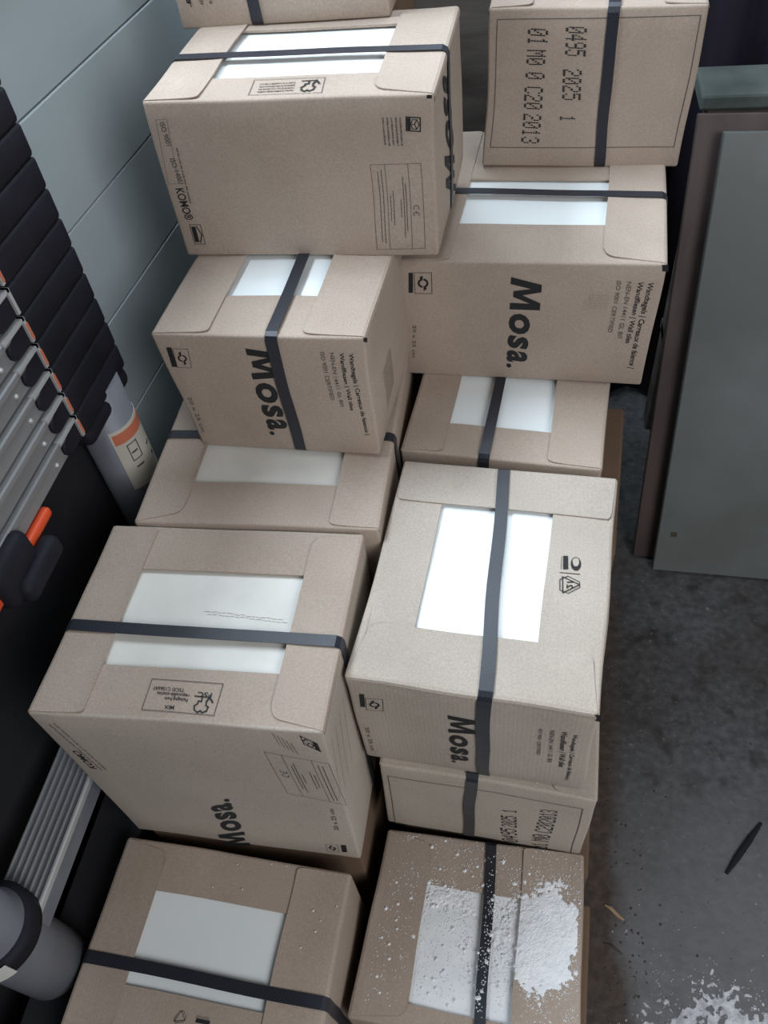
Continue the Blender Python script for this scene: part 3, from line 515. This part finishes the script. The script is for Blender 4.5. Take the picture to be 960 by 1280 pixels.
# cartons that carry the visible ones, seen only in the gaps and from the side
def plain_carton(x0, y0, x1, y1, z0, z1, yaw, label, group=None, m='kraft_shade', seed=50):
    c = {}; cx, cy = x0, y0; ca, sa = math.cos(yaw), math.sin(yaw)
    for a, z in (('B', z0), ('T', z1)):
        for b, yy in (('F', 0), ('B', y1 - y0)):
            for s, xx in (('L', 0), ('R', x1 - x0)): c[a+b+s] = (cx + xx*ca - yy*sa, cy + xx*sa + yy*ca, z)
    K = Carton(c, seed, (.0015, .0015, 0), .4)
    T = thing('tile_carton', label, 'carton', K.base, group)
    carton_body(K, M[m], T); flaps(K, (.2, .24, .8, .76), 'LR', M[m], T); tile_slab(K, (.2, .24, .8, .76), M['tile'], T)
HL = 'plain brown carton buried inside the stack underneath the others'; HG = 'cartons buried inside the stack'
def column(x0, y0, x1, y1, ztop, n, yaw, top_label=None, zbot=0.0):
    h = (ztop - zbot)/n
    for k in range(n):
        lab = top_label if (top_label and k == n-1) else HL
        plain_carton(x0, y0, x1, y1, zbot + k*h + .001, zbot + (k+1)*h - .001, yaw, lab, None if lab != HL else HG, seed=50 + k + x0*10)
R_ = math.radians
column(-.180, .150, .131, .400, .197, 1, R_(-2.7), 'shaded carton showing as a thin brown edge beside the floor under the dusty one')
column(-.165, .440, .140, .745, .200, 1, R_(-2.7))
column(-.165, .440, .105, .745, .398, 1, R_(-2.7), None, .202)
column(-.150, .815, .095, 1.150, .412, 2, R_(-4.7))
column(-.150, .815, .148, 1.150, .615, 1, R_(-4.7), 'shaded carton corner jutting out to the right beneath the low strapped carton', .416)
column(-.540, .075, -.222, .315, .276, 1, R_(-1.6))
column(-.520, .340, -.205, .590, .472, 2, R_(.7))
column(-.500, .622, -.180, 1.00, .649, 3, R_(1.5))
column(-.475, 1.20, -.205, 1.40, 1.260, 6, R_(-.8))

# ---------------------------------------------------------------- plaster dust on the lowest right carton
K = KART['O']; rnd = random.Random(5); W, D, H = K.W, K.D, K.H
def dust_h(u, v):
    """density of the dust over the carton top"""
    c = math.exp(-(((u - .83)/.17)**2 + ((v - .54)/.27)**2)*1.2)
    s = .55*math.exp(-(((u - .34)/.13)**2 + ((v - .66)/.07)**2)) + .25*math.exp(-(((u - .5)/.26)**2 + ((v - .45)/.33)**2))
    return 1.3*c + s + .30*noise.noise(Vector((u*14, v*14, 3))) + .18*noise.noise(Vector((u*50, v*50, 8))) + .05
vs = []; fs = []; n = 150; ids = {}
def zt(u, v): 
    inwin = .2513 < u < .71 and v < .7197
    return H - .0050 if inwin else H + (.0016 if (u < .2513 or u > .71) else .0006)
for i in range(n):
    for j in range(n):
        u, v = .22 + .76*(i + .5)/n, .1 + .85*(j + .5)/n
        if dust_h(u, v) > .50 and not (.528 < u < .592):
            f = []
            for a, b in ((0, 0), (1, 0), (1, 1), (0, 1)):
                k = (i+a, j+b)
                if k not in ids:
                    uu, vv = .22 + .76*(i+a)/n, .1 + .85*(j+b)/n; h = max(0, dust_h(uu, vv) - .47)
                    z = zt(uu, vv) + min(.0025, h*.0035) + .0011*abs(noise.noise(Vector((uu*90, vv*90, 1))))*min(1, h*6)
                    ids[k] = len(vs); vs.append(K.map(uu*W, vv*D, z + .0003))
                f.append(ids[k])
            fs.append(tuple(f))
layer = (vs, fs)
def grains(pts):
    vs = []; fs = []
    for p, r in pts:
        k = len(vs); a = rnd.uniform(0, 2)
        for q in range(5): vs.append((p[0] + r*math.cos(a + q*1.2566), p[1] + r*math.sin(a + q*1.2566), p[2]))
        vs.append((p[0] + r*.2, p[1], p[2] + r*rnd.uniform(.5, 1.0)))
        for q in range(5): fs.append((k+q, k+(q+1) % 5, k+5))
    return vs, fs
pts = []
while len(pts) < 5200:
    u, v = rnd.uniform(.05, .99), rnd.uniform(.08, .99)
    dd = dust_h(u, v)
    if rnd.random() < min(1, max(.05, (dd - .1)*1.1)):
        strap = .535 < u < .588
        big = rnd.random() < .03
        z = H + .0046 if strap else zt(u, v)
        pts.append((K.map(u*W, v*D, z), rnd.uniform(.0020, .0038) if big else rnd.uniform(.0004, .0011)))
gv, gf = grains(pts); k = len(layer[0])
o = link('plaster_dust', mesh('plaster_dust', list(layer[0]) + gv, list(layer[1]) + [tuple(i + k for i in f) for f in gf]), M['powder'])
o.location = K.base; tag(o, 'white plaster dust and crumbs strewn over the top of the bottom right carton', 'dust'); o['kind'] = 'stuff'
# crumbs on the neighbouring carton tops
pts = []
for nme, u0, u1, v0, v1, c in (('I', .3, 1, .5, .98, 16), ('G', .85, 1, .0, .1, 0), ('N', .3, 1, .0, .1, 6)):
    Kc = KART[nme]
    for _ in range(c):
        u, v = rnd.uniform(u0, u1), rnd.uniform(v0, v1)
        w_ = DATA['boxes'][nme]['w']
        if w_ and w_[0] < u < w_[2] and w_[1] < v < w_[3]: continue
        pts.append((Kc.map(u*Kc.W, v*Kc.D, Kc.H + .0024) + Kc.base, rnd.uniform(.0007, .0018)))
o = link('plaster_crumbs', mesh('plaster_crumbs', *grains(pts)), M['powder']); tag(o, 'few white plaster crumbs lying on the bottom left carton', 'dust'); o['kind'] = 'stuff'

# ---------------------------------------------------------------- telescopic ladder between the stack and the left wall
LX = -.600
lad = thing('telescopic_ladder', 'folded telescopic aluminium ladder with black collars standing against the grey wall at the left', 'ladder', (LX, .42, .45))
o0 = Vector((LX, .42, .45))
def lput(name, bm, m, parent=lad, smooth=False): 
    return put(name, bm, m, parent, smooth, Matrix.Translation(-o0))
FY, NY = .776, .154
ZR = .946; DZ = .038     # lowest collapsed rung bottom, pitch
nr = 11
lathe('stile_tube', [(.042, -.02), (.042, ZR - .44)], M['tube'], lad, (0, FY - .42))
lathe('stile_tube', [(.040, .0), (.045, .004), (.045, .20), (.040, .21), (.040, ZR - .45)], M['tube'], lad, (0, NY - .42))
def rung_shape(y0, y1, z0, z1):
    """extruded hollow-looking rung: a proud rounded upper lip and a recessed face"""
    prof = [(LX - .03, z0), (LX + .024, z0), (LX + .027, z0 + .003), (LX + .027, z1 - .012), (LX + .032, z1 - .008), (LX + .032, z1 - .002), (LX + .030, z1), (LX - .03, z1)]
    bm = bmesh.new(); a = [bm.verts.new((x, y0, z)) for x, z in prof]; b = [bm.verts.new((x, y1, z)) for x, z in prof]; n = len(prof)
    for k in range(n): bm.faces.new((a[k], a[(k+1) % n], b[(k+1) % n], b[k]))
    bm.faces.new(a[::-1]); bm.faces.new(b); return bm
for k in range(nr):
    z0 = ZR + k*DZ; z1 = z0 + DZ - .0025; sh = -.0012*k
    rg = lput('rung', rung_shape(NY + .03, FY - .096, z0, z1), M['alu'])
    # end frame of the release window, its black pill and the rivet beside it
    ye = FY - .096
    fr = bmesh.new()
    for (ya, yb, za, zb) in ((ye - .004, ye + .001, z0 + .003, z1 + .0005), (ye - .050, ye, z1 - .004, z1 + .0005)):
        tb = box_bm(LX + .026, LX + .0340, ya, yb, za, zb)
        for f in tb.faces: fr.faces.new([fr.verts.new(v.co) for v in f.verts])
        tb.free()
    o = lput('window_frame', fr, M['salmon'] if k in (8,) else M['alu_light'], rg)
    if k in (0, 1, 2, 3, 4, 6, 7): 
        e = lput('frame_edge', box_bm(LX + .032, LX + .0348, ye - .002, ye + .0016, z0 + .006, z1 - .008), M['salmon'], rg)
    pill = bmesh.new(); ya, yb, za, zb = ye - .046, ye - .004, z0 + .0015, z1 - .0045; rr = (zb - za)/2
    out = [(ya + rr - rr*math.sin(PI*q/8), za + rr - rr*math.cos(PI*q/8)) for q in range(9)] + [(yb, zb), (yb, za)]
    fa = [pill.verts.new((LX + .024, y, z)) for y, z in out]; fb = [pill.verts.new((LX + .0305, y, z)) for y, z in out]; fc = [pill.verts.new((LX + .0325, ya + (y - ya)*.9 + .002, za + rr + (z - za - rr)*.82)) for y, z in out]
    for q in range(11):
        w2 = (q+1) % 11; pill.faces.new((fa[q], fa[w2], fb[w2], fb[q])); pill.faces.new((fb[q], fb[w2], fc[w2], fc[q]))
    pill.faces.new(fc); pill.faces.new(fa[::-1])
    lput('release_button', pill, M['black_plastic'], rg)
    rv = bmesh.new(); bmesh.ops.create_uvsphere(rv, u_segments=10, v_segments=6, radius=.0035, matrix=Matrix.Translation((LX + .027, ye - .066, z0 + .013)))
    lput('rivet', rv, M['alu_light'], rg, True)
    for cy in (FY, NY):
        cb = box_bm(LX - .046, LX + .036, cy - .095 if cy == FY else cy - .050, cy + .050 if cy == FY else cy + .05, z0 - .001, z1 + .0015, .005, 2)
        o = lput('collar', cb, M['black_plastic'], lad, True)
# black boot that ends the collar stack
bt = box_bm(LX - .045, LX + .035, FY - .092, FY + .050, ZR - .030, ZR + .002, .012, 3); lput('collar_boot', bt, M['black_plastic'], lad, True)
# paper label round the tube
def wrap(name, a0, a1, z0, z1, m, r, cy, parent, n=14):
    vs = []; fs = []
    for i in range(n+1):
        a = math.radians(a0 + (a1 - a0)*i/n)
        for z in (z0, z1): vs.append((r*math.cos(a), cy - .42 + r*math.sin(a), z - .45))
        for z in (z0, z1): vs.append(((r - .0008)*math.cos(a), cy - .42 + (r - .0008)*math.sin(a), z - .45))
    for i in range(n):
        k = i*4; fs += [(k, k+4, k+5, k+1), (k+2, k+3, k+7, k+6), (k, k+2, k+6, k+4), (k+1, k+5, k+7, k+3)]
    fs += [(0, 1, 3, 2), (n*4, n*4+2, n*4+3, n*4+1)]
    o = link(name, mesh(name, vs, fs), m, parent, False); return o
lb = wrap('label_sticker', -62, 72, .774, .890, M['label_paper'], .0432, FY, lad)
wrap('label_band', -58, 70, .865, .884, M['salmon'], .0436, FY, lb)
for a0, a1, z0, z1 in ((-40, -16, .857, .8585), (-40, -16, .826, .8275), (-40, -38, .826, .8585), (-18, -16, .826, .8585), (-36, -22, .840, .843), (-38, -20, .812, .815), (5, 20, .830, .833), (12, 18, .806, .812)): wrap('label_print', a0, a1, z0, z1, M['ink_grey'], .0437, FY, lb, 4)
# lower ribbed step
stp = lput('ribbed_step', box_bm(LX - .024, LX + .040, NY + .02, FY - .02, .575, .612, .002, 1), M['tube'])
for k in range(6): lput('rib', box_bm(LX - .023 + k*.0095, LX - .019 + k*.0095, NY + .022, FY - .022, .611, .6165, .001, 1), M['alu'], stp)
lput('rib', box_bm(LX + .034, LX + .0405, NY + .022, FY - .022, .606, .6185, .002, 1), M['alu_light'], stp)
# black ring on the near stile with a chip of white paint, orange safety strip and latch
lathe('collar_ring', [(.0448, .165), (.054, .168), (.054, .194), (.0448, .198)], M['black_plastic'], lad, (0, NY - .42))
wrap('paint_chip', -62, -40, .616, .648, M['white_paint'], .0552, NY, lad, 5); wrap('paint_chip', -75, -50, .628, .635, M['white_paint'], .0554, NY, lad, 5)
lput('orange_strip', box_bm(LX + .020, LX + .034, NY + .04, FY - .215, ZR - .016, ZR - .002, .004, 2), M['orange'], lad, True)
lt = lput('latch', box_bm(LX + .015, LX + .048, .425, .500, ZR - .03, ZR + .034, .012, 3), M['black_plastic'], lad, True)
lput('latch_lever', box_bm(LX + .035, LX + .060, .440, .525, ZR - .036, ZR - .006, .010, 3), M['black_plastic'], lt, True)
# flat near-black sheet on the wall behind the ladder
vs = []; fs = []; nu, nv = 26, 20
for side in (0, 1):
    for i in range(nu+1):
        for j in range(nv+1):
            t = -.62 + .97*i/nu; z = .02 + 1.0*j/nv
            p = wall_pt(t, .001 if side else .003 + .002*math.sin(PI*i/nu)*math.sin(PI*j/nv) + .001*noise.noise(Vector((i*.3, j*.2, 2)))); vs.append((p.x, p.y, z))
q = (nu+1)*(nv+1); I_ = lambda s, i, j: s*q + i*(nv+1) + j
for i in range(nu):
    for j in range(nv): fs += [(I_(0, i, j), I_(0, i+1, j), I_(0, i+1, j+1), I_(0, i, j+1)), (I_(1, i, j), I_(1, i, j+1), I_(1, i+1, j+1), I_(1, i+1, j))]
for i in range(nu): fs += [(I_(0, i, 0), I_(1, i, 0), I_(1, i+1, 0), I_(0, i+1, 0)), (I_(0, i, nv), I_(0, i+1, nv), I_(1, i+1, nv), I_(1, i, nv))]
for j in range(nv): fs += [(I_(0, 0, j), I_(0, 0, j+1), I_(1, 0, j+1), I_(1, 0, j)), (I_(0, nu, j), I_(1, nu, j), I_(1, nu, j+1), I_(0, nu, j+1))]
o = link('dark_sheet', mesh('dark_sheet', vs, fs), M['near_black'], None, True); tag(o, 'flat dark grey sheet on the wall behind the ladder rungs', 'sack')
# dark crate the ladder stands on
cr = thing('plastic_crate', 'dark plastic crate in the shadow under the ladder foot', 'crate', (LX, .42, 0))
put('crate_body', box_bm(-.028, .045, -.42, .36, 0, .42, .004, 1), M['near_black'], cr)
put('crate_rim', box_bm(-.030, .05, -.425, .365, .42, .430, .003, 1), M['near_black'], cr)

# ---------------------------------------------------------------- boards, bench and cloth on the right
def leaning(name, label, x0, x1, y0, y1, h, th, m, lean, cat='board', yaw=0):
    T = thing(name, label, cat, (x0, y0, 0))
    Rm = Matrix.Rotation(yaw, 4, 'Z') @ Matrix.Rotation(-lean, 4, 'X')
    put('board_face', box_bm(0, x1 - x0, 0, th, th*math.sin(lean)*1.02, h, .002, 1), M[m], T, False, Rm); return T, Rm
lean = math.atan2(.34, .915)
T, Rm = leaning('grey_board', 'large grey-green board leaning against the workbench on the right', .320, .95, 1.212, 0, .972, .022, 'panel', lean, yaw=R_(-2))
put('knot_mark', box_bm(.028, .042, -.0008, .001, .105, .118, .0005, 1), M['brown_board'], T, False, Rm)
leaning('brown_board', 'dark brown board leaning behind the grey-green board', .276, .88, 1.252, 0, .987, .02, 'brown_board', lean, yaw=R_(-2))
bn = thing('workbench', 'worn brown bench with a dusty grey-green top edge behind the leaning boards', 'workbench', (.9, 1.66, 0))
put('bench_top', box_bm(-.60, .7, .0, .135, .900, .931, .006, 2), M['dusty'], bn)
put('bench_rail', box_bm(-.585, .69, .012, .045, .74, .899, .004, 1), M['umber'], bn)
for x in (-.57, .62): put('leg', box_bm(x, x + .06, .05, .11, 0, .899, .004, 1), M['umber'], bn)
put('bench_shelf', box_bm(-.57, .68, 0.05, .125, .30, .33, .003, 1), M['umber'], bn)
# hanging cloth above the bench
vs = []; fs = []; n = 70
for s in (0, .006):
    for i in range(n+1):
        for z in (.02, 2.1): vs.append((-.1 + 1.8*i/n, 1.845 + .022*math.sin(i*.95) + .01*math.sin(i*.37 + 1) + s, z))
for i in range(n):
    a = 2*i; b = 2*(n+1) + a; fs += [(a, a+2, a+3, a+1), (b, b+1, b+3, b+2), (a, b, b+2, a+2), (a+1, a+3, b+3, b+1)]
o = link('hanging_cloth', mesh('hanging_cloth', vs, fs), M['curtain'], None, True); tag(o, 'dark purple cloth hanging above the bench in the top right corner', 'cloth')
# lumps of mortar on the bench edge
pts = []
for _ in range(14): pts.append((Vector((.9 + rnd.uniform(-.50, -.1), 1.66 + rnd.uniform(.004, .05), .931)), rnd.uniform(.002, .006)))
o = link('mortar_crumbs', mesh('mortar_crumbs', *grains(pts)), M['dusty']); tag(o, 'small crumbs of grey mortar on the dusty bench edge', 'debris'); o['kind'] = 'stuff'

# ---------------------------------------------------------------- litter on the floor
def stick(name, label, cat, pts, r, m, flat=.5):
    bm = bmesh.new(); prev = None; n = 8; c0 = Vector(pts[0])
    rings = []
    for i, p in enumerate(pts):
        p = Vector(p); d = (Vector(pts[min(i+1, len(pts)-1)]) - Vector(pts[max(i-1, 0)])).normalized(); sd = Vector((-d.y, d.x, 0)); rr = r*(.45 if i in (0, len(pts)-1) else 1)
        rings.append([bm.verts.new(p - c0 + sd*rr*math.cos(2*PI*k/n) + Vector((0, 0, rr*flat*math.sin(2*PI*k/n)))) for k in range(n)])
    for a, b in zip(rings[:-1], rings[1:]):
        for k in range(n): bm.faces.new((a[k], a[(k+1) % n], b[(k+1) % n], b[k]))
    bm.faces.new(rings[0][::-1]); bm.faces.new(rings[-1])
    o = put(name, bm, m, None, False); o.location = c0; return tag(o, label, cat)
stick('dark_stick', 'thin dark stick lying slanted on the concrete at the right edge', 'stick', [(.487, .625, .003), (.460, .589, .0035), (.434, .554, .0035), (.411, .522, .003)], .0060, M['black_plastic'])
stick('wood_splinter', 'pale wood splinter on the floor right of the dusty carton', 'splinter', [(.188, .440, .002), (.198, .436, .003), (.212, .424, .002), (.222, .418, .002)], .0035, M['wood_chip'])
stick('wood_splinter', 'dark brown splinter on the floor nearer the dusty carton than the pale one', 'splinter', [(.185, .375, .002), (.200, .372, .003), (.216, .362, .002)], .0028, M['brown_board'])
pts = []
for _ in range(260): pts.append((Vector((rnd.uniform(.19, .62), rnd.uniform(.1, 1.18), 0)), rnd.choice((.0008, .0012, .0016, .003))))
for _ in range(90): pts.append((Vector((rnd.uniform(.18, .26), rnd.uniform(.2, .6), 0)), rnd.choice((.0012, .002, .003))))
o = link('floor_grit', mesh('floor_grit', *grains(pts)), M['umber']); tag(o, 'dark grit and crumbs scattered over the concrete floor', 'grit'); o['kind'] = 'stuff'
vs = []; fs = []; ids = {}; n = 250
def spill(x, y): return .75*math.exp(-((x - .39)/.17)**2 - ((y - .245)/.11)**2) + .30*noise.noise(Vector((x*34, y*34, 0))) + .34*noise.noise(Vector((x*110, y*110, 4)))
for i in range(n):
    for j in range(n):
        x, y = .21 + .42*i/n, .06 + .36*j/n
        if spill(x, y) > .55:
            f = []
            for a, b in ((0, 0), (1, 0), (1, 1), (0, 1)):
                k = (i+a, j+b)
                if k not in ids:
                    xx, yy = .21 + .42*(i+a)/n, .06 + .36*(j+b)/n
                    ids[k] = len(vs); vs.append(Vector((xx, yy, .0003 + .002*max(0, spill(xx, yy) - .52) + .0012*abs(noise.noise(Vector((xx*200, yy*200, 2)))))))
                f.append(ids[k])
            fs.append(tuple(f))
pts = []
for _ in range(4200):
    x, y = rnd.uniform(.2, .64), rnd.uniform(.06, .48)
    if spill(x, y) > .22 + .3*rnd.random(): pts.append((Vector((x, y, 0)), rnd.uniform(.0005, .0016)))
gv, gf = grains(pts); k = len(vs); vs += gv; fs += [tuple(i + k for i in f) for f in gf]
o = link('spilled_plaster', mesh('spilled_plaster', vs, fs), M['floor_dust']); tag(o, 'white plaster dust spilled on the floor at the bottom right corner', 'dust'); o['kind'] = 'stuff'
